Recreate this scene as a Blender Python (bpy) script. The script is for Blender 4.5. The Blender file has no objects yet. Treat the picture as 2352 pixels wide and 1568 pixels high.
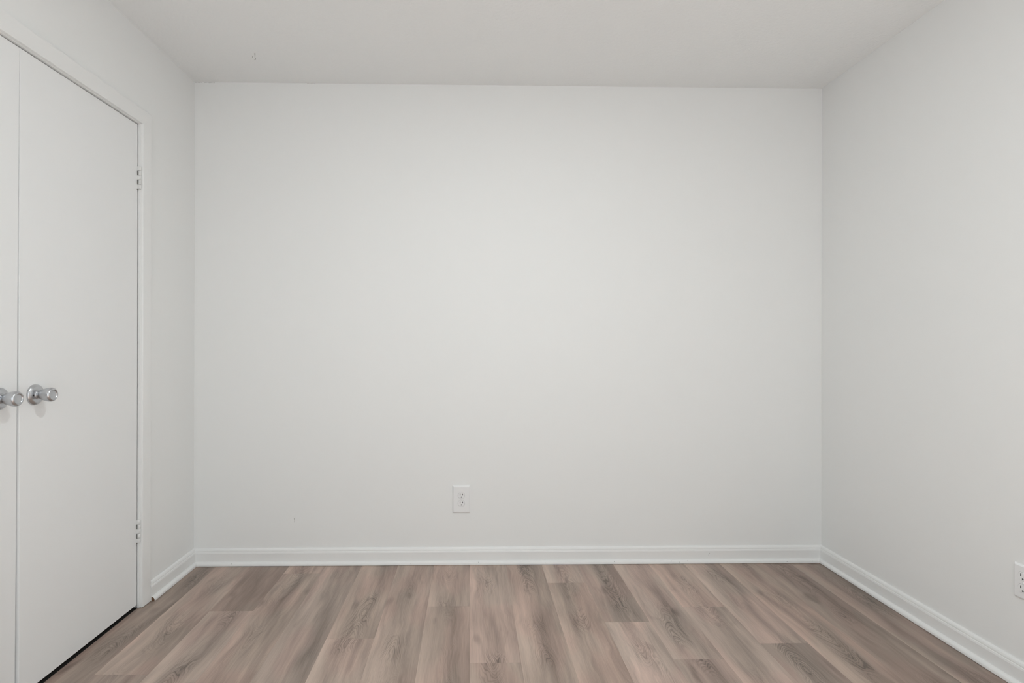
import bpy, bmesh, math, random
from mathutils import Vector, Euler, Matrix

random.seed(7)
scene = bpy.context.scene
COL = scene.collection

# ------------------------------------------------------------------ room size (metres)
XL, XR = -1.3997, 1.8116          # left / right wall faces
YB, YF = 2.8153, -0.55            # back wall face / wall behind the camera
H = 2.44                          # ceiling height
T = 0.12                          # wall thickness

# ------------------------------------------------------------------ camera
F_PX = 1266.0
cam_d = bpy.data.cameras.new('camera')
cam = bpy.data.objects.new('camera', cam_d)
COL.objects.link(cam)
cam_d.sensor_width = 36.0
cam_d.sensor_fit = 'HORIZONTAL'
cam_d.lens = F_PX / 2352 * 36.0
cam_d.shift_x = 70.0 / 2352
cam_d.clip_start = 0.02
cam.location = (0.0, 0.0, 1.1286)
yaw, pitch, roll = 0.0190, 0.0007, 0.0017
cam.rotation_euler = (Matrix.Rotation(-yaw, 3, 'Z') @ Matrix.Rotation(math.pi / 2 + pitch, 3, 'X')
                      @ Matrix.Rotation(roll, 3, 'Z')).to_euler()
scene.camera = cam

# ------------------------------------------------------------------ world, daylight, exposure
SUN = 22.0  # strength of the added bounce sun
world = bpy.data.worlds.new('overcast_sky')
scene.world = world
world.use_nodes = True
bg = world.node_tree.nodes['Background']
bg.inputs['Color'].default_value = (0.865, 0.92, 0.95, 1)
bg.inputs['Strength'].default_value = 2.6
WX, WZ, WW, WH = 0.10, 1.22, 1.90, 1.86      # window in the wall behind the camera: centre and size
pl = bpy.data.lights.new('window_portal', 'AREA')
pl.shape = 'RECTANGLE'
pl.size, pl.size_y = WW, WH
pl.cycles.is_portal = True
plo = bpy.data.objects.new('window_portal', pl)
COL.objects.link(plo)
plo.location = (WX, YF - T - 0.02, WZ)
plo.rotation_euler = (math.pi / 2, 0, 0)     # faces +y, into the room
bounce_sun_d = bpy.data.lights.new('bounce_sun', 'SUN')  # added so its unseen floor patch bounces light onto ceiling and walls
bounce_sun_d.energy = SUN
bounce_sun_d.angle = math.radians(0.6)
bounce_sun_d.color = (0.97, 0.99, 1.0)
bounce_sun = bpy.data.objects.new('bounce_sun', bounce_sun_d)
COL.objects.link(bounce_sun)
bounce_sun.location = (0, -6, 8)
bounce_sun.rotation_euler = Vector((0.30, math.cos(math.radians(60)), -math.sin(math.radians(60)))).to_track_quat('-Z', 'Y').to_euler()
LAMP = 115.0                                   # radiance of the ceiling light's diffuser
LAMP_POS = (0.206, 1.12)
vs = scene.view_settings
vs.view_transform = 'Standard'
vs.look = 'None'
vs.gamma = 1.0
vs.use_curve_mapping = False
vs.exposure = -0.03


# ------------------------------------------------------------------ helpers
def mat(name, color, rough=0.5, metal=0.0, spec=0.5):
    m = bpy.data.materials.new(name)
    m.use_nodes = True
    b = m.node_tree.nodes['Principled BSDF']
    b.inputs['Base Color'].default_value = (*color, 1)
    b.inputs['Roughness'].default_value = rough
    b.inputs['Metallic'].default_value = metal
    b.inputs['Specular IOR Level'].default_value = spec
    return m


def node(m, kind, **kw):
    n = m.node_tree.nodes.new(kind)
    for k, v in kw.items():
        setattr(n, k, v)
    return n


def bump(m, scale, strength, dist=0.001, detail=3.0):
    tc = node(m, 'ShaderNodeTexCoord')
    nz = node(m, 'ShaderNodeTexNoise')
    nz.inputs['Scale'].default_value = scale
    nz.inputs['Detail'].default_value = detail
    bp = node(m, 'ShaderNodeBump')
    bp.inputs['Strength'].default_value = strength
    bp.inputs['Distance'].default_value = dist
    L = m.node_tree.links
    L.new(tc.outputs['Object'], nz.inputs['Vector'])
    L.new(nz.outputs['Fac'], bp.inputs['Height'])
    L.new(bp.outputs['Normal'], m.node_tree.nodes['Principled BSDF'].inputs['Normal'])


def link(name, me, parent=None, m=None):
    o = bpy.data.objects.new(name, me)
    COL.objects.link(o)
    if parent:
        o.parent = parent
    if m and not me.materials:
        me.materials.append(m)
    return o


def from_bm(name, bm, m, parent=None, smooth=False):
    me = bpy.data.meshes.new(name)
    bmesh.ops.recalc_face_normals(bm, faces=bm.faces)
    bm.to_mesh(me)
    bm.free()
    if smooth:
        for p in me.polygons:
            p.use_smooth = True
    return link(name, me, parent, m)


def add_box(bm, x0, x1, y0, y1, z0, z1, bevel=0.0, seg=2):
    r = bmesh.ops.create_cube(bm, size=1.0)
    for v in r['verts']:
        v.co = Vector(((x0 + x1) / 2 + v.co.x * (x1 - x0), (y0 + y1) / 2 + v.co.y * (y1 - y0),
                       (z0 + z1) / 2 + v.co.z * (z1 - z0)))
    if bevel:
        es = list({e for v in r['verts'] for e in v.link_edges})
        bmesh.ops.bevel(bm, geom=es, offset=bevel, segments=seg, affect='EDGES', profile=0.5)


def box(name, x0, x1, y0, y1, z0, z1, m, parent=None, bevel=0.0, seg=2):
    bm = bmesh.new()
    add_box(bm, x0, x1, y0, y1, z0, z1, bevel, seg)
    return from_bm(name, bm, m, parent)


def boxes(name, lst, m, parent=None):
    bm = bmesh.new()
    for b in lst:
        add_box(bm, *b)
    return from_bm(name, bm, m, parent)


def struct(o):
    o['kind'] = 'structure'
    return o


def sweep(name, profile, p0, p1, out, m, parent=None, miter0=0.0, miter1=0.0, up=(0, 0, 1), cap_mat=None):
    """Profile points (d, h): d along 'out', h along 'up', swept p0 -> p1; the ends move along the
    run by miter * d so that neighbours meet in a mitre."""
    p0, p1, out, up = Vector(p0), Vector(p1), Vector(out), Vector(up)
    t = (p1 - p0).normalized()
    bm = bmesh.new()
    a = [bm.verts.new(p0 + out * d + up * h + t * (miter0 * d)) for d, h in profile]
    b = [bm.verts.new(p1 + out * d + up * h + t * (miter1 * d)) for d, h in profile]
    n = len(profile)
    for i in range(n):
        j = (i + 1) % n
        bm.faces.new((a[i], a[j], b[j], b[i]))
    c0 = bm.faces.new(a)
    bm.faces.new(b)
    if cap_mat:
        c0.material_index = 1
    o = from_bm(name, bm, m, parent)
    if cap_mat:
        o.data.materials.append(cap_mat)
    return o


def lathe(name, prof, axis, m, parent=None, seg=40, loc=(0, 0, 0)):
    """prof: (distance along axis, radius)."""
    ax = Vector(axis)
    u = ax.orthogonal().normalized()
    w = ax.cross(u)
    bm = bmesh.new()
    rings = []
    for d, r in prof:
        if r < 1e-6:
            rings.append([bm.verts.new(ax * d)])
        else:
            rings.append([bm.verts.new(ax * d + (u * math.cos(k * 2 * math.pi / seg) + w * math.sin(k * 2 * math.pi / seg)) * r)
                          for k in range(seg)])
    for A, B in zip(rings, rings[1:]):
        for k in range(seg):
            l = (k + 1) % seg
            if len(A) == 1:
                bm.faces.new((A[0], B[k], B[l]))
            elif len(B) == 1:
                bm.faces.new((A[k], A[l], B[0]))
            else:
                bm.faces.new((A[k], A[l], B[l], B[k]))
    o = from_bm(name, bm, m, parent, smooth=True)
    o.location = loc
    return o


def empty(name, loc, label=None, cat=None, group=None):
    o = bpy.data.objects.new(name, None)
    COL.objects.link(o)
    o.location = loc
    o.empty_display_size = 0.05
    if label:
        o['label'] = label
    if cat:
        o['category'] = cat
    if group:
        o['group'] = group
    return o


# ------------------------------------------------------------------ materials
M_WALL = mat('wall_paint', (0.897, 0.90, 0.890), 0.62, spec=0.3)
bump(M_WALL, 130, 0.10, 0.0006)
M_CEIL = mat('ceiling_paint', (0.912, 0.92, 0.915), 0.8, spec=0.2)
bump(M_CEIL, 85, 0.7, 0.003, 4)
M_TRIM = mat('trim_gloss_paint', (0.89, 0.89, 0.88), 0.33)
M_DOOR = mat('door_paint', (0.895, 0.898, 0.895), 0.42)
bump(M_DOOR, 90, 0.04, 0.0004)
M_METAL = mat('satin_chrome', (0.56, 0.57, 0.59), 0.29, metal=1.0)
M_HINGE = mat('painted_hinge', (0.80, 0.80, 0.785), 0.4)
M_PLATE = mat('outlet_plastic', (0.90, 0.90, 0.90), 0.35)
M_DARK = mat('dark_recess', (0.03, 0.03, 0.03), 0.6)
M_HINGE_SHADE = mat('hinge_shade', (0.16, 0.155, 0.14), 0.5)  # dark tone standing in for shade around the hinges
M_RAW = mat('raw_wood_end', (0.16, 0.085, 0.045), 0.8)
M_SUB_SHADE = mat('subfloor_shade', (0.025, 0.022, 0.020), 0.9)  # near-black colour stands in for the shade under the closet doors
M_SCUFF = mat('scuff_grey', (0.62, 0.61, 0.59), 0.8)
M_NICK = mat('nick_grey', (0.40, 0.39, 0.37), 0.8)
M_NAIL = mat('nail_grey', (0.38, 0.37, 0.36), 0.6)


def wood_material():
    m = mat('oak_plank', (0.3, 0.24, 0.2), 0.42, spec=0.35)
    N, L = m.node_tree.nodes, m.node_tree.links
    bsdf = N['Principled BSDF']
    tc = node(m, 'ShaderNodeTexCoord')
    oi = node(m, 'ShaderNodeObjectInfo')
    sep = node(m, 'ShaderNodeSeparateXYZ')
    L.new(tc.outputs['Object'], sep.inputs[0])

    def math_(op, a, b=None, c=None):
        n = node(m, 'ShaderNodeMath', operation=op)
        for i, v in enumerate((a, b, c)):
            if v is None:
                continue
            if isinstance(v, (int, float)):
                n.inputs[i].default_value = v
            else:
                L.new(v, n.inputs[i])
        return n.outputs[0]

    def vec(x, y, z):
        n = node(m, 'ShaderNodeCombineXYZ')
        for i, v in enumerate((x, y, z)):
            if isinstance(v, (int, float)):
                n.inputs[i].default_value = v
            else:
                L.new(v, n.inputs[i])
        return n.outputs[0]

    def noise(v, scale, detail=2.0, rough=0.5, dist=0.0):
        n = node(m, 'ShaderNodeTexNoise')
        n.inputs['Scale'].default_value = scale
        n.inputs['Detail'].default_value = detail
        n.inputs['Roughness'].default_value = rough
        n.inputs['Distortion'].default_value = dist
        L.new(v, n.inputs['Vector'])
        return n.outputs['Fac']

    def smooth(v, lo, hi):
        n = node(m, 'ShaderNodeMapRange', interpolation_type='SMOOTHSTEP')
        n.inputs['From Min'].default_value = lo
        n.inputs['From Max'].default_value = hi
        L.new(v, n.inputs['Value'])
        return n.outputs['Result']

    seed = math_('MULTIPLY', oi.outputs['Random'], 57.0)
    u, v = sep.outputs['X'], sep.outputs['Y']
    # wandering heart line of the board
    wob = noise(vec(0.0, math_('MULTIPLY', v, 1.5), seed), 1.0, 1.0)
    uc = math_('ADD', u, math_('MULTIPLY', math_('SUBTRACT', wob, 0.5), 0.11))
    au = math_('ABSOLUTE', uc)
    # nested arches: level lines of  A |u|^1.6 + v + noise
    warp = noise(vec(math_('MULTIPLY', u, 13.0), math_('MULTIPLY', v, 4.2), math_('ADD', seed, 9.0)), 1.0, 2.0, 0.5)
    sgn = math_('SUBTRACT', math_('MULTIPLY', math_('GREATER_THAN', oi.outputs['Random'], 0.35), 2.0), 1.0)
    par = math_('MULTIPLY', math_('POWER', au, 1.6), 26.0)
    lev = math_('ADD', math_('ADD', math_('MULTIPLY', par, sgn), v), math_('MULTIPLY', warp, 0.55))
    ring = math_('SINE', math_('MULTIPLY', lev, 205.0))
    ring2 = math_('SINE', math_('MULTIPLY', lev, 67.0))
    line = math_('ADD', math_('MULTIPLY', smooth(ring, -0.1, 1.0), 0.65), math_('MULTIPLY', smooth(ring2, -0.4, 1.0), 0.35))
    patch = smooth(noise(vec(math_('MULTIPLY', u, 4.0), math_('MULTIPLY', v, 2.6), math_('ADD', seed, 31.0)), 1.0, 1.0), 0.42, 0.63)
    heart = math_('SUBTRACT', 1.0, smooth(au, 0.022, 0.058))
    arch = math_('MULTIPLY', math_('MULTIPLY', line, patch), heart)
    # fine pores, long streaks and broad light / dark figure
    pores = noise(vec(math_('MULTIPLY', u, 430.0), math_('MULTIPLY', v, 8.0), seed), 1.0, 2.0, 0.6)
    streak = noise(vec(math_('ADD', math_('MULTIPLY', u, 60.0), math_('MULTIPLY', warp, 5.0)), math_('MULTIPLY', v, 1.1), math_('ADD', seed, 4.0)), 1.0, 4.0, 0.62)
    broad = noise(vec(math_('MULTIPLY', uc, 17.0), math_('MULTIPLY', v, 2.0), math_('ADD', seed, 17.0)), 1.0, 2.0, 0.5)
    knotn = noise(vec(math_('MULTIPLY', u, 15.0), math_('MULTIPLY', v, 5.0), math_('ADD', seed, 77.0)), 1.0, 1.0)
    knot = smooth(knotn, 0.66, 0.80)
    pinkn = noise(vec(math_('MULTIPLY', u, 9.0), math_('MULTIPLY', v, 3.0), math_('ADD', seed, 50.0)), 1.0, 1.0)
    # brightness
    edge = smooth(au, 0.02, 0.085)
    tilt = math_('MULTIPLY', u, math_('ADD', 0.9, math_('MULTIPLY', math_('FRACT', math_('MULTIPLY', oi.outputs['Random'], 7.31)), 1.1)))
    b0 = math_('SUBTRACT', math_('ADD', 0.96, math_('MULTIPLY', edge, 0.10)), tilt)
    b1 = math_('ADD', b0, math_('MULTIPLY', math_('SUBTRACT', broad, 0.5), 1.15))
    b2 = math_('ADD', b1, math_('MULTIPLY', math_('SUBTRACT', streak, 0.5), 0.62))
    b3 = math_('ADD', b2, math_('MULTIPLY', math_('SUBTRACT', pores, 0.5), 0.42))
    b4 = math_('SUBTRACT', b3, math_('MULTIPLY', arch, 0.44))
    b5 = math_('SUBTRACT', b4, math_('MULTIPLY', knot, 0.28))
    b6 = math_('MAXIMUM', b5, 0.35)
    # colour: the board's own tone (object colour) with a slight pink / grey drift
    hue = node(m, 'ShaderNodeMix', data_type='RGBA')
    hue.inputs['A'].default_value = (0.995, 1.0, 0.99, 1)
    hue.inputs['B'].default_value = (1.035, 0.98, 0.975, 1)
    L.new(smooth(pinkn, 0.42, 0.62), hue.inputs['Factor'])
    mul = node(m, 'ShaderNodeMix', data_type='RGBA', blend_type='MULTIPLY')
    mul.inputs['Factor'].default_value = 1.0
    L.new(oi.outputs['Color'], mul.inputs['A'])
    L.new(hue.outputs['Result'], mul.inputs['B'])
    sc = node(m, 'ShaderNodeVectorMath', operation='SCALE')
    L.new(mul.outputs['Result'], sc.inputs[0])
    L.new(b6, sc.inputs['Scale'])
    L.new(sc.outputs[0], bsdf.inputs['Base Color'])
    bp = node(m, 'ShaderNodeBump')
    bp.inputs['Strength'].default_value = 0.12
    bp.inputs['Distance'].default_value = 0.0005
    L.new(math_('SUBTRACT', pores, arch), bp.inputs['Height'])
    L.new(bp.outputs['Normal'], bsdf.inputs['Normal'])
    return m


M_WOOD = wood_material()

# ------------------------------------------------------------------ shell: floor, ceiling, walls
CX0 = XL - T - 0.62                         # back of the closet behind the doors
YJ = 2.3570                                 # far jamb face of the closet opening
REC = 0.009                                 # the leaves sit this far behind the jamb edge
YSEAM = 1.7455                              # where the two leaves meet
YN = 2 * YSEAM - YJ                              # near jamb face
ZHEAD = 2.0463                              # underside of the head jamb
JT = 0.018                                  # jamb thickness

floor = struct(box('floor', CX0 - T, XR + T, YF - T, YB + T, -0.10, -0.0045, M_SUB_SHADE))
ceiling = struct(box('ceiling', CX0 - T, XR + T, YF - T, YB + T, H, H + 0.12, M_CEIL))
struct(box('wall_back', CX0 - T, XR + T, YB, YB + T, -0.0045, H, M_WALL))
struct(box('wall_right', XR, XR + T, YF - T, YB, -0.0045, H, M_WALL))
struct(boxes('wall_left', [
    (XL - T, XL, YJ + JT, YB, -0.0045, H),
    (XL - T, XL, YF, YN - JT, -0.0045, H),
    (XL - T, XL, YN - JT, YJ + JT, ZHEAD + JT, H)], M_WALL))
struct(boxes('wall_closet', [
    (CX0 - T, CX0, YF, YB, -0.0045, H),
    (CX0, XL - T, YN - 0.42, YN - 0.30, -0.0045, H)], M_WALL))
wx0, wx1, wz0, wz1 = WX - WW / 2, WX + WW / 2, WZ - WH / 2, WZ + WH / 2
struct(boxes('wall_front', [
    (CX0 - T, wx0, YF - T, YF, -0.0045, H),
    (wx1, XR, YF - T, YF, -0.0045, H),
    (wx0, wx1, YF - T, YF, -0.0045, wz0),
    (wx0, wx1, YF - T, YF, wz1, H)], M_WALL))

# ------------------------------------------------------------------ window behind the camera
win = struct(empty('window_1', (WX, YF - T / 2, wz0)))
fy0, fy1 = -0.035, 0.035


def wbox(name, x0, x1, y0, y1, z0, z1, m, parent):
    return box(name, x0, x1, y0, y1, z0, z1, m, parent)


fw = 0.045
hw = WW / 2
frame = bmesh.new()
for b in ((-hw, hw, fy0, fy1, 0, fw), (-hw, hw, fy0, fy1, WH - fw, WH),
          (-hw, -hw + fw, fy0, fy1, fw, WH - fw), (hw - fw, hw, fy0, fy1, fw, WH - fw),
          (-0.025, 0.025, fy0, fy1, fw, WH - fw)):
    add_box(frame, *b)
from_bm('window_frame', frame, M_TRIM, win)
M_GLASS = bpy.data.materials.new('window_glass')
M_GLASS.use_nodes = True
gn, gl = M_GLASS.node_tree.nodes, M_GLASS.node_tree.links
gn.remove(gn['Principled BSDF'])
tr = gn.new('ShaderNodeBsdfTransparent')
gs = gn.new('ShaderNodeBsdfGlossy')
gs.inputs['Roughness'].default_value = 0.02
mx = gn.new('ShaderNodeMixShader')
mx.inputs[0].default_value = 0.05
gl.new(tr.outputs[0], mx.inputs[1])
gl.new(gs.outputs[0], mx.inputs[2])
gl.new(mx.outputs[0], gn['Material Output'].inputs['Surface'])
for s0, s1 in ((-hw + fw, -0.025), (0.025, hw - fw)):
    wbox('pane', s0, s1, -0.003, 0.003, fw, WH - fw, M_GLASS, win)
box('window_sill', -hw - 0.03, hw + 0.03, T / 2, T / 2 + 0.05, -0.022, 0.0, M_TRIM, win, 0.004)

# ------------------------------------------------------------------ floor planks
PITCH = 0.1815
X0 = -0.0030
PLEN = 1.2195
BASE = (0.418, 0.325, 0.273)
# joints seen in the photograph (distance of one end joint from the camera plane) per column,
# and the tone of the plank beyond / before that joint
cols = {
    -8: (1.62, 0.90, 0.84), -7: (1.8895, 1.06, 0.90), -6: (2.328, 0.78, 1.04), -5: (2.700, 1.10, 0.98),
    -4: (1.66, 0.93, 1.0), -3: (2.106, 1.02, 1.12), -2: (1.70, 1.00, 1.0), -1: (2.356, 1.04, 0.95),
    0: (1.939, 1.18, 0.92), 1: (1.62, 1.02, 1.0), 2: (2.578, 1.16, 0.98), 3: (2.213, 0.90, 1.20),
    4: (1.949, 1.08, 0.90), 5: (2.334, 1.04, 1.0), 6: (2.0476, 1.02, 0.84), 7: (1.60, 0.92, 0.90),
    8: (1.70, 0.74, 0.82), 9: (1.55, 0.76, 0.85), 10: (2.30, 0.8, 0.8),
}
GAP = 0.00012
plank_mesh = {}


def plank_data(w, l):
    key = (round(w, 4), round(l, 4))
    if key in plank_mesh:
        return plank_mesh[key]
    bm = bmesh.new()
    c = 0.00025
    z1, z0 = 0.0, -0.0045
    x0, x1, y0, y1 = -w / 2 + GAP / 2, w / 2 - GAP / 2, GAP / 2, l - GAP / 2
    lo = [bm.verts.new(p) for p in ((x0, y0, z0), (x1, y0, z0), (x1, y1, z0), (x0, y1, z0))]
    mi = [bm.verts.new((v.co.x, v.co.y, z1 - c * 0.6)) for v in lo]
    hi = [bm.verts.new(p) for p in ((x0 + c, y0 + c, z1), (x1 - c, y0 + c, z1), (x1 - c, y1 - c, z1), (x0 + c, y1 - c, z1))]
    for A, B in ((lo, mi), (mi, hi)):
        for i in range(4):
            j = (i + 1) % 4
            bm.faces.new((A[i], A[j], B[j], B[i]))
    bm.faces.new(hi)
    me = bpy.data.meshes.new('plank')
    bmesh.ops.recalc_face_normals(bm, faces=bm.faces)
    bm.to_mesh(me)
    bm.free()
    me.materials.append(M_WOOD)
    plank_mesh[key] = me
    return me


rt = random.Random(11)
for k in sorted(cols):
    joint, t_far, t_near = cols[k]
    xc = X0 + (k + 0.5) * PITCH
    w = PITCH
    xa, xb = xc - w / 2, xc + w / 2
    xa, xb = max(xa, XL - REC - 0.002), min(xb, XR)  # planks stop at the doors so the painted shade below them shows
    if xb - xa < 0.02:
        continue
    y = joint - PLEN * math.ceil((joint - YF) / PLEN)
    n = 0
    while y < YB:
        ya, yb = max(y, YF), min(y + PLEN, YB)
        if yb - ya > 0.01:
            o = link('plank', plank_data(xb - xa, yb - ya), floor)
            o.location = ((xa + xb) / 2, ya, 0)
            far = ya > joint - 0.01
            tone = t_far if far else (t_near if yb > joint - 0.01 else rt.uniform(0.9, 1.08))
            dr = rt.uniform(-0.012, 0.012)
            o.color = (BASE[0] * tone * (1 + dr), BASE[1] * tone, BASE[2] * tone * (1 - dr), 1)
        y += PLEN

# ------------------------------------------------------------------ skirting
BH = 0.083
BASEP = [(0, 0.001), (0.0140, 0.001), (0.0140, 0.0600), (0.0136, 0.0612), (0.0126, 0.0655), (0.0118, 0.0672), (0.0106, 0.0678),
         (0.0104, 0.0690), (0.0108, 0.0702), (0.0100, 0.0740), (0.0080, 0.0785), (0.0050, 0.0815), (0.0020, 0.0830), (0, BH)]
SH0, SHW, SHH = 0.0140, 0.0145, 0.0195
SHOEP = [(SH0, 0.0015), (SH0 + SHW, 0.0015), (SH0 + SHW, 0.0055)] + \
        [(SH0 + SHW * math.cos(a), 0.0055 + (SHH - 0.0055) * math.sin(a)) for a in (0.35, 0.7, 1.05, 1.3)] + [(SH0, SHH)]


def baseboard(name, p0, p1, out, m0, m1, nails=(), cap=None):
    b = struct(sweep(name, BASEP, p0, p1, out, M_TRIM, None, m0, m1))
    s = sweep('shoe_molding', SHOEP, p0, p1, out, M_TRIM, b, m0, m1, cap_mat=cap)
    return b, s


CAS_OUT = YJ + 0.003 + 0.059
bb, shoe = baseboard('baseboard_back', (XL, YB, 0), (XR, YB, 0), (0, -1, 0), 1, -1)
baseboard('baseboard_right', (XR, YB, 0), (XR, YF, 0), (-1, 0, 0), 1, -1)
baseboard('baseboard_left', (XL, CAS_OUT + 0.001, 0), (XL, YB, 0), (1, 0, 0), 0, -1, cap=M_RAW)
YC2 = YN - (CAS_OUT - YJ)
baseboard('baseboard_left_near', (XL, YF, 0), (XL, YC2 - 0.001, 0), (1, 0, 0), 1, 0)
baseboard('baseboard_front', (XR, YF, 0), (XL, YF, 0), (0, 1, 0), 1, -1)

nail_me = None
for x, h in ((-1.200, 0.0125), (-0.818, 0.010), (-0.301, 0.0085), (0.0395, 0.0135), (0.379, 0.009), (0.7295, 0.0125),
             (1.0235, 0.0135), (1.0636, 0.009), (1.106, 0.014), (1.617, 0.009), (1.7476, 0.010)):
    if nail_me is None:
        bm = bmesh.new()
        bmesh.ops.create_uvsphere(bm, u_segments=6, v_segments=4, radius=0.0019)
        nail_me = bpy.data.meshes.new('nail_head')
        bm.to_mesh(nail_me)
        bm.free()
        nail_me.materials.append(M_NAIL)
    o = link('nail_head', nail_me, shoe)
    a = math.asin(min(1, max(0, (h - 0.0055) / (SHH - 0.0055))))
    o.location = (x, YB - (SH0 + SHW * math.cos(a)) + 0.0011, h)

# ------------------------------------------------------------------ closet opening: jambs and casing
frame_o = struct(boxes('trim_1', [(XL - REC - 0.0005, XL, YJ, YJ + JT, 0.003, ZHEAD + JT),
                                  (XL - T, XL - REC - 0.0005, YJ + 0.006, YJ + JT, 0.003, ZHEAD + JT)], M_TRIM))     # hinge-side jamb, rabbeted
frame_o['label'] = 'white painted frame around the closet double doors'
box('jamb', XL - T, XL, YN - JT, YN, 0.003, ZHEAD + JT, M_TRIM, frame_o)
box('head_jamb', XL - T, XL, YN, YJ, ZHEAD, ZHEAD + JT, M_TRIM, frame_o)
box('door_stop', XL - 0.060, XL - 0.047, YN, YJ, ZHEAD - 0.012, ZHEAD, M_TRIM, frame_o)
# casing profile: d = thickness off the wall, h = distance from the opening
CW = 0.059
CASP = [(0, 0), (0.0085, 0), (0.0105, 0.0012), (0.0112, 0.004), (0.0120, 0.020), (0.0126, 0.040), (0.0126, 0.054), (0.0120, CW), (0, CW)]
yi, zi = YJ + 0.003, ZHEAD + 0.003
yi2 = YN - 0.003


def casing(p0, p1, up, mit0, mit1):
    # the mitre runs with h, the distance from the opening
    p0, p1, up = Vector(p0), Vector(p1), Vector(up)
    t = (p1 - p0).normalized()
    bm = bmesh.new()
    A = [bm.verts.new(p0 + Vector((1, 0, 0)) * d + up * h + t * (mit0 * h)) for d, h in CASP]
    B = [bm.verts.new(p1 + Vector((1, 0, 0)) * d + up * h + t * (mit1 * h)) for d, h in CASP]
    n = len(CASP)
    for i in range(n):
        j = (i + 1) % n
        bm.faces.new((A[i], A[j], B[j], B[i]))
    bm.faces.new(A)
    bm.faces.new(B)
    return from_bm('casing', bm, M_TRIM, frame_o)


casing((XL, yi, 0.003), (XL, yi, zi), (0, 1, 0), 0, 1)
casing((XL, yi2, 0.003), (XL, yi2, zi), (0, -1, 0), 0, 1)
casing((XL, yi2, zi), (XL, yi, zi), (0, 0, 1), -1, 1)


# ------------------------------------------------------------------ closet doors
def knob(parent, y, z):
    k = lathe('door_knob', [(0.0095, 0.0108), (0.0150, 0.0110), (0.0195, 0.0106), (0.0205, 0.0130), (0.0235, 0.0160), (0.0300, 0.0186),
                            (0.0380, 0.0208), (0.0445, 0.0222), (0.0500, 0.0229), (0.0540, 0.0228), (0.0575, 0.0214), (0.0602, 0.0192),
                            (0.0612, 0.0170), (0.0613, 0.0158), (0.0605, 0.0147), (0.0590, 0.0140), (0.0586, 0.0128), (0.0586, 0.0)],
              (1, 0, 0), M_METAL, parent, loc=(0, y, z))
    lathe('rose', [(0.0, 0.0), (0.0, 0.0335), (0.0030, 0.0335), (0.0050, 0.0325), (0.0068, 0.0300), (0.0078, 0.0285), (0.0088, 0.0275),
                   (0.0100, 0.0240), (0.0108, 0.0180), (0.0108, 0.0112)], (1, 0, 0), M_METAL, k)
    lathe('collar', [(0.0105, 0.0150), (0.0135, 0.0148), (0.0150, 0.0135), (0.0150, 0.0110)], (1, 0, 0), M_METAL, k)
    lathe('pin_hole', [(0.0104, 0.0), (0.0104, 0.0028), (0.0112, 0.0028), (0.0112, 0.0)], (1, 0, 0), M_DARK, k, seg=14,
          loc=(0, -0.0185, -0.001))
    return k


def hinge(parent, z):
    """Five-knuckle butt hinge; its straps alternate between the leaf and the jamb."""
    L_, n, r = 0.098, 5, 0.0052
    st = L_ / n
    z0 = z - L_ / 2
    prof = [(0, 0), (0, r * 0.88), (0.0007, r), (st - 0.0017, r), (st - 0.001, r * 0.88), (st - 0.001, 0)]
    hg = lathe('hinge', prof, (0, 0, 1), M_HINGE, parent, seg=14, loc=(XL - REC + 0.0085, YJ - 0.0010, z0))
    for i in range(n):
        if i:
            lathe('knuckle', prof, (0, 0, 1), M_HINGE, hg, seg=14, loc=(0, 0, i * st))
        if i % 2 == 0:      # strap reaching back to the leaf's edge
            box('strap', -0.0105, -0.0005, -0.0052, -0.0032, i * st, (i + 1) * st - 0.0015, M_HINGE, hg)
        else:               # strap lying on the jamb
            box('strap', -0.0105, 0.0, -0.0015, 0.0005, i * st, (i + 1) * st - 0.0015, M_HINGE, hg)
    # dark slips painted as the shade of the door gap between the straps
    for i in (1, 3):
        box('leaf_gap_shade', -0.0078, -0.0062, -0.0062, -0.0046, i * st, (i + 1) * st - 0.0015, M_HINGE_SHADE, hg)
    box('barrel_shadow', -0.0088, -0.0070, -0.0070, 0.0005, -0.0040, -0.0008, M_HINGE_SHADE, hg)  # dark box painted as the barrel's shadow below the hinge
    return hg


def leaf(name, y0, y1, front_top, front_bot, in_top, in_bot, side, label):
    """Slab door; the meeting edge may hang a little out of true (in_*: gap, front_*: set back)."""
    th = 0.035
    bm = bmesh.new()
    z0, z1 = 0.0170, 2.0432
    V = {}
    for zi_, zz, fr_, ga in ((0, z0, front_bot, in_bot), (1, z1, front_top, in_top)):
        for yi_, yy in ((0, y0), (1, y1)):
            meet = (yi_ == 0) if side > 0 else (yi_ == 1)
            yy2 = yy + (ga * side if meet else 0)
            f_ = fr_ if meet else 0.0
            for xi_, xx in ((0, XL - REC - th - f_), (1, XL - REC - f_)):
                V[(xi_, yi_, zi_)] = bm.verts.new((xx, yy2, zz))
    for q in (((0, 0, 0), (0, 1, 0), (0, 1, 1), (0, 0, 1)), ((1, 0, 0), (1, 1, 0), (1, 1, 1), (1, 0, 1)),
              ((0, 0, 0), (1, 0, 0), (1, 0, 1), (0, 0, 1)), ((0, 1, 0), (1, 1, 0), (1, 1, 1), (0, 1, 1)),
              ((0, 0, 0), (1, 0, 0), (1, 1, 0), (0, 1, 0)), ((0, 0, 1), (1, 0, 1), (1, 1, 1), (0, 1, 1))):
        bm.faces.new([V[i] for i in q])
    bmesh.ops.recalc_face_normals(bm, faces=bm.faces)
    bmesh.ops.bevel(bm, geom=bm.edges[:], offset=0.0009, segments=2, affect='EDGES', profile=0.5)
    e = from_bm(name, bm, M_DOOR)
    struct(e)
    e['label'] = label
    return e


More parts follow.
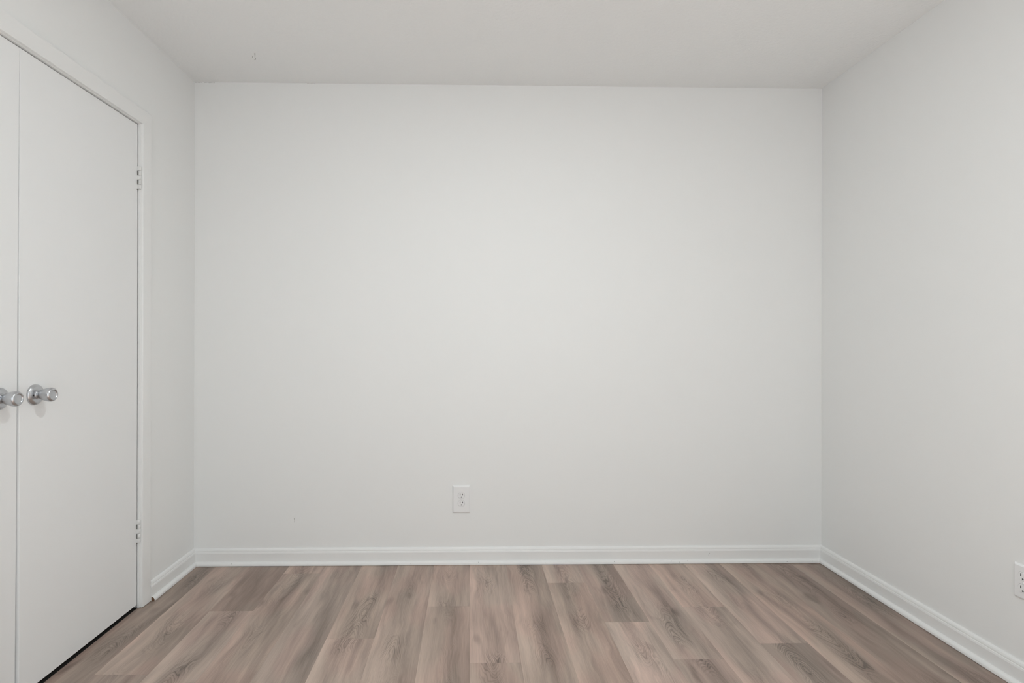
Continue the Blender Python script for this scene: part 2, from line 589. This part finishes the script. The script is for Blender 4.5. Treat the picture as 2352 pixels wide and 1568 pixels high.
d1 = leaf('door_1', YSEAM, YJ - 0.0032, 0.0, 0.0, 0.0005, 0.0022, 1, 'white flat slab closet door hung on two painted hinges beside the frame')
d2 = leaf('door_2', YN + 0.0028, YSEAM, 0.0004, 0.0085, 0.0003, 0.0030, -1, 'white flat slab closet door meeting its twin at the middle seam')
k1 = knob(d1, 1.8075, 0.9560)
k1.location.x = XL - REC
k2 = knob(d2, 1.6750, 0.9560)
k2.location.x = XL - REC - 0.0042
for z in (1.820, 0.3275):
    hinge(d1, z)


# ------------------------------------------------------------------ outlets
def rrect(w, h, r, n=5):
    pts = []
    for cx, cy, a0 in ((w / 2 - r, h / 2 - r, 0), (-w / 2 + r, h / 2 - r, 90), (-w / 2 + r, -h / 2 + r, 180), (w / 2 - r, -h / 2 + r, 270)):
        for i in range(n + 1):
            a = math.radians(a0 + 90 * i / n)
            pts.append((cx + r * math.cos(a), cy + r * math.sin(a)))
    return pts


def face_outline():
    # receptacle face: circle of 34.5 mm flattened to 28.6 mm
    pts = []
    for i in range(48):
        a = 2 * math.pi * i / 48
        pts.append((0.01725 * math.cos(a), max(-0.0138, min(0.0138, 0.01725 * math.sin(a)))))
    return pts


def layers(name, rings, m, parent, smooth=False):
    """rings: list of (outline points in (x, z), y offset towards the room)."""
    bm = bmesh.new()
    R = [[bm.verts.new((x, -d, z)) for x, z in pts] for pts, d in rings]
    for A, B in zip(R, R[1:]):
        n = len(A)
        for i in range(n):
            j = (i + 1) % n
            bm.faces.new((A[i], A[j], B[j], B[i]))
    bm.faces.new(R[0])
    bm.faces.new(R[-1])
    return from_bm(name, bm, m, parent, smooth)


def scaled(pts, s):
    return [(x * s, z * s) for x, z in pts]


def outlet(loc, rotz, w, h, label):
    o = empty('wall_outlet', loc, label, 'outlet', 'duplex wall outlets')
    o.rotation_euler = (0, 0, rotz)
    cz = 0.0
    outer = rrect(w, h, 0.003)
    layers('cover_plate', [(outer, 0.0), (outer, 0.0020), (rrect(w - 0.002, h - 0.002, 0.003), 0.0034), (rrect(w - 0.011, h - 0.011, 0.002), 0.0068), (rrect(w - 0.013, h - 0.013, 0.002), 0.0070)], M_PLATE, o)
    fo = face_outline()
    for s in (0.0196, -0.0196):
        groove = layers('receptacle', [(scaled(fo, 0.975), 0.0030), (scaled(fo, 0.975), 0.0079), (scaled(fo, 0.93), 0.0086)], M_PLATE, o)
        groove.location = (0, 0, cz + s)
        rim = layers('rim', [(scaled(fo, 1.025), 0.0030), (scaled(fo, 1.025), 0.00712)], M_NICK, groove)
        for sx, hh in ((-0.0064, 0.0092), (0.0064, 0.0078)):
            box('slot', sx - 0.0015, sx + 0.0015, -0.0090, -0.0070, 0.0042 - hh / 2, 0.0042 + hh / 2, M_DARK, groove)
        gh = lathe('ground_hole', [(0, 0), (0, 0.0027), (0.0012, 0.0027), (0.0012, 0)], (0, -1, 0), M_DARK, groove, seg=16)
        gh.location = (0, -0.0078, -0.0078)
    sc = lathe('screw', [(0, 0), (0, 0.0032), (0.0008, 0.0030), (0.0014, 0.0016), (0.0016, 0)], (0, -1, 0), M_PLATE, o, seg=16)
    sc.location = (0, -0.0068, 0)
    return o


outlet((-0.0480, YB, 0.327), 0, 0.090, 0.140, 'oversized white duplex outlet plate on the wall facing into the room')
outlet((XR, 1.7667, 0.3445), -math.pi / 2, 0.070, 0.114, 'white duplex outlet on the plain wall opposite the closet doors')

# ------------------------------------------------------------------ ceiling light (lights the room from its middle)
lamp = empty('ceiling_light', (LAMP_POS[0], LAMP_POS[1], H), 'round flush ceiling light in the middle of the ceiling', 'ceiling light')
lathe('base', [(0, 0), (0, 0.124), (0.012, 0.124), (0.016, 0.120), (0.016, 0.110), (0.010, 0.110)], (0, 0, -1), M_TRIM, lamp)
M_LAMP = bpy.data.materials.new('lamp_diffuser')
M_LAMP.use_nodes = True
ln = M_LAMP.node_tree.nodes
ln.remove(ln['Principled BSDF'])
em = ln.new('ShaderNodeEmission')
em.inputs['Color'].default_value = (0.90, 0.98, 1.0, 1)
em.inputs['Strength'].default_value = LAMP
M_LAMP.node_tree.links.new(em.outputs[0], ln['Material Output'].inputs['Surface'])
lathe('diffuser', [(0.008, 0.109), (0.015, 0.107), (0.018, 0.100), (0.020, 0.07), (0.021, 0.0)], (0, 0, -1), M_LAMP, lamp)


# ------------------------------------------------------------------ small marks
def ridge(name, pts, r, m, parent, up):
    """A thin irregular ridge along pts (nick in the paint)."""
    bm = bmesh.new()
    up = Vector(up)
    prev = None
    for i, p in enumerate(pts):
        p = Vector(p)
        q = Vector(pts[min(i + 1, len(pts) - 1)]) - Vector(pts[max(i - 1, 0)])
        side = q.normalized().cross(up)
        rr = r * (0.6 + 0.4 * math.sin(i * 2.1 + 1))
        ring = [bm.verts.new(p - side * rr), bm.verts.new(p + up * rr * 0.6), bm.verts.new(p + side * rr)]
        if prev:
            for a in range(2):
                bm.faces.new((prev[a], prev[a + 1], ring[a + 1], ring[a]))
        prev = ring
    return from_bm(name, bm, m, parent)


ridge('paint_nick', [(-0.9859, 2.5262, H), (-0.9930, 2.5454, H), (-1.0010, 2.5649, H), (-1.0024, 2.5748, H), (-1.0057, 2.5847, H), (-1.0136, 2.5880, H)],
      0.0021, M_NICK, ceiling, (0, 0, -1))
ridge('paint_nick', [(-1.0060, 2.5534, H), (-1.0116, 2.5691, H)], 0.0022, M_NICK, ceiling, (0, 0, -1))
wb = bpy.data.objects['wall_back']
ridge('scuff', [(-0.8955, YB, 0.233), (-0.8950, YB, 0.226), (-0.8945, YB, 0.219), (-0.8945, YB, 0.212)], 0.0026, M_SCUFF, wb, (0, -1, 0))
ridge('scuff', [(1.224, YB - 0.0140, 0.050), (1.2195, YB - 0.0140, 0.043), (1.2185, YB - 0.0140, 0.033)], 0.0008, M_NICK, bb, (0, -1, 0))
rc = random.Random(3)
for x0, x1 in ((-1.398, -1.362), (-1.352, -1.300), (-0.835, -0.795)):      # hairline gaps where wall and ceiling paint meet
    n = 7
    ridge('paint_crack', [(x0 + (x1 - x0) * i / (n - 1), YB, H - 0.0014 - rc.uniform(0, 0.0012)) for i in range(n)], 0.0014, M_SCUFF, wb, (0, -1, 0))
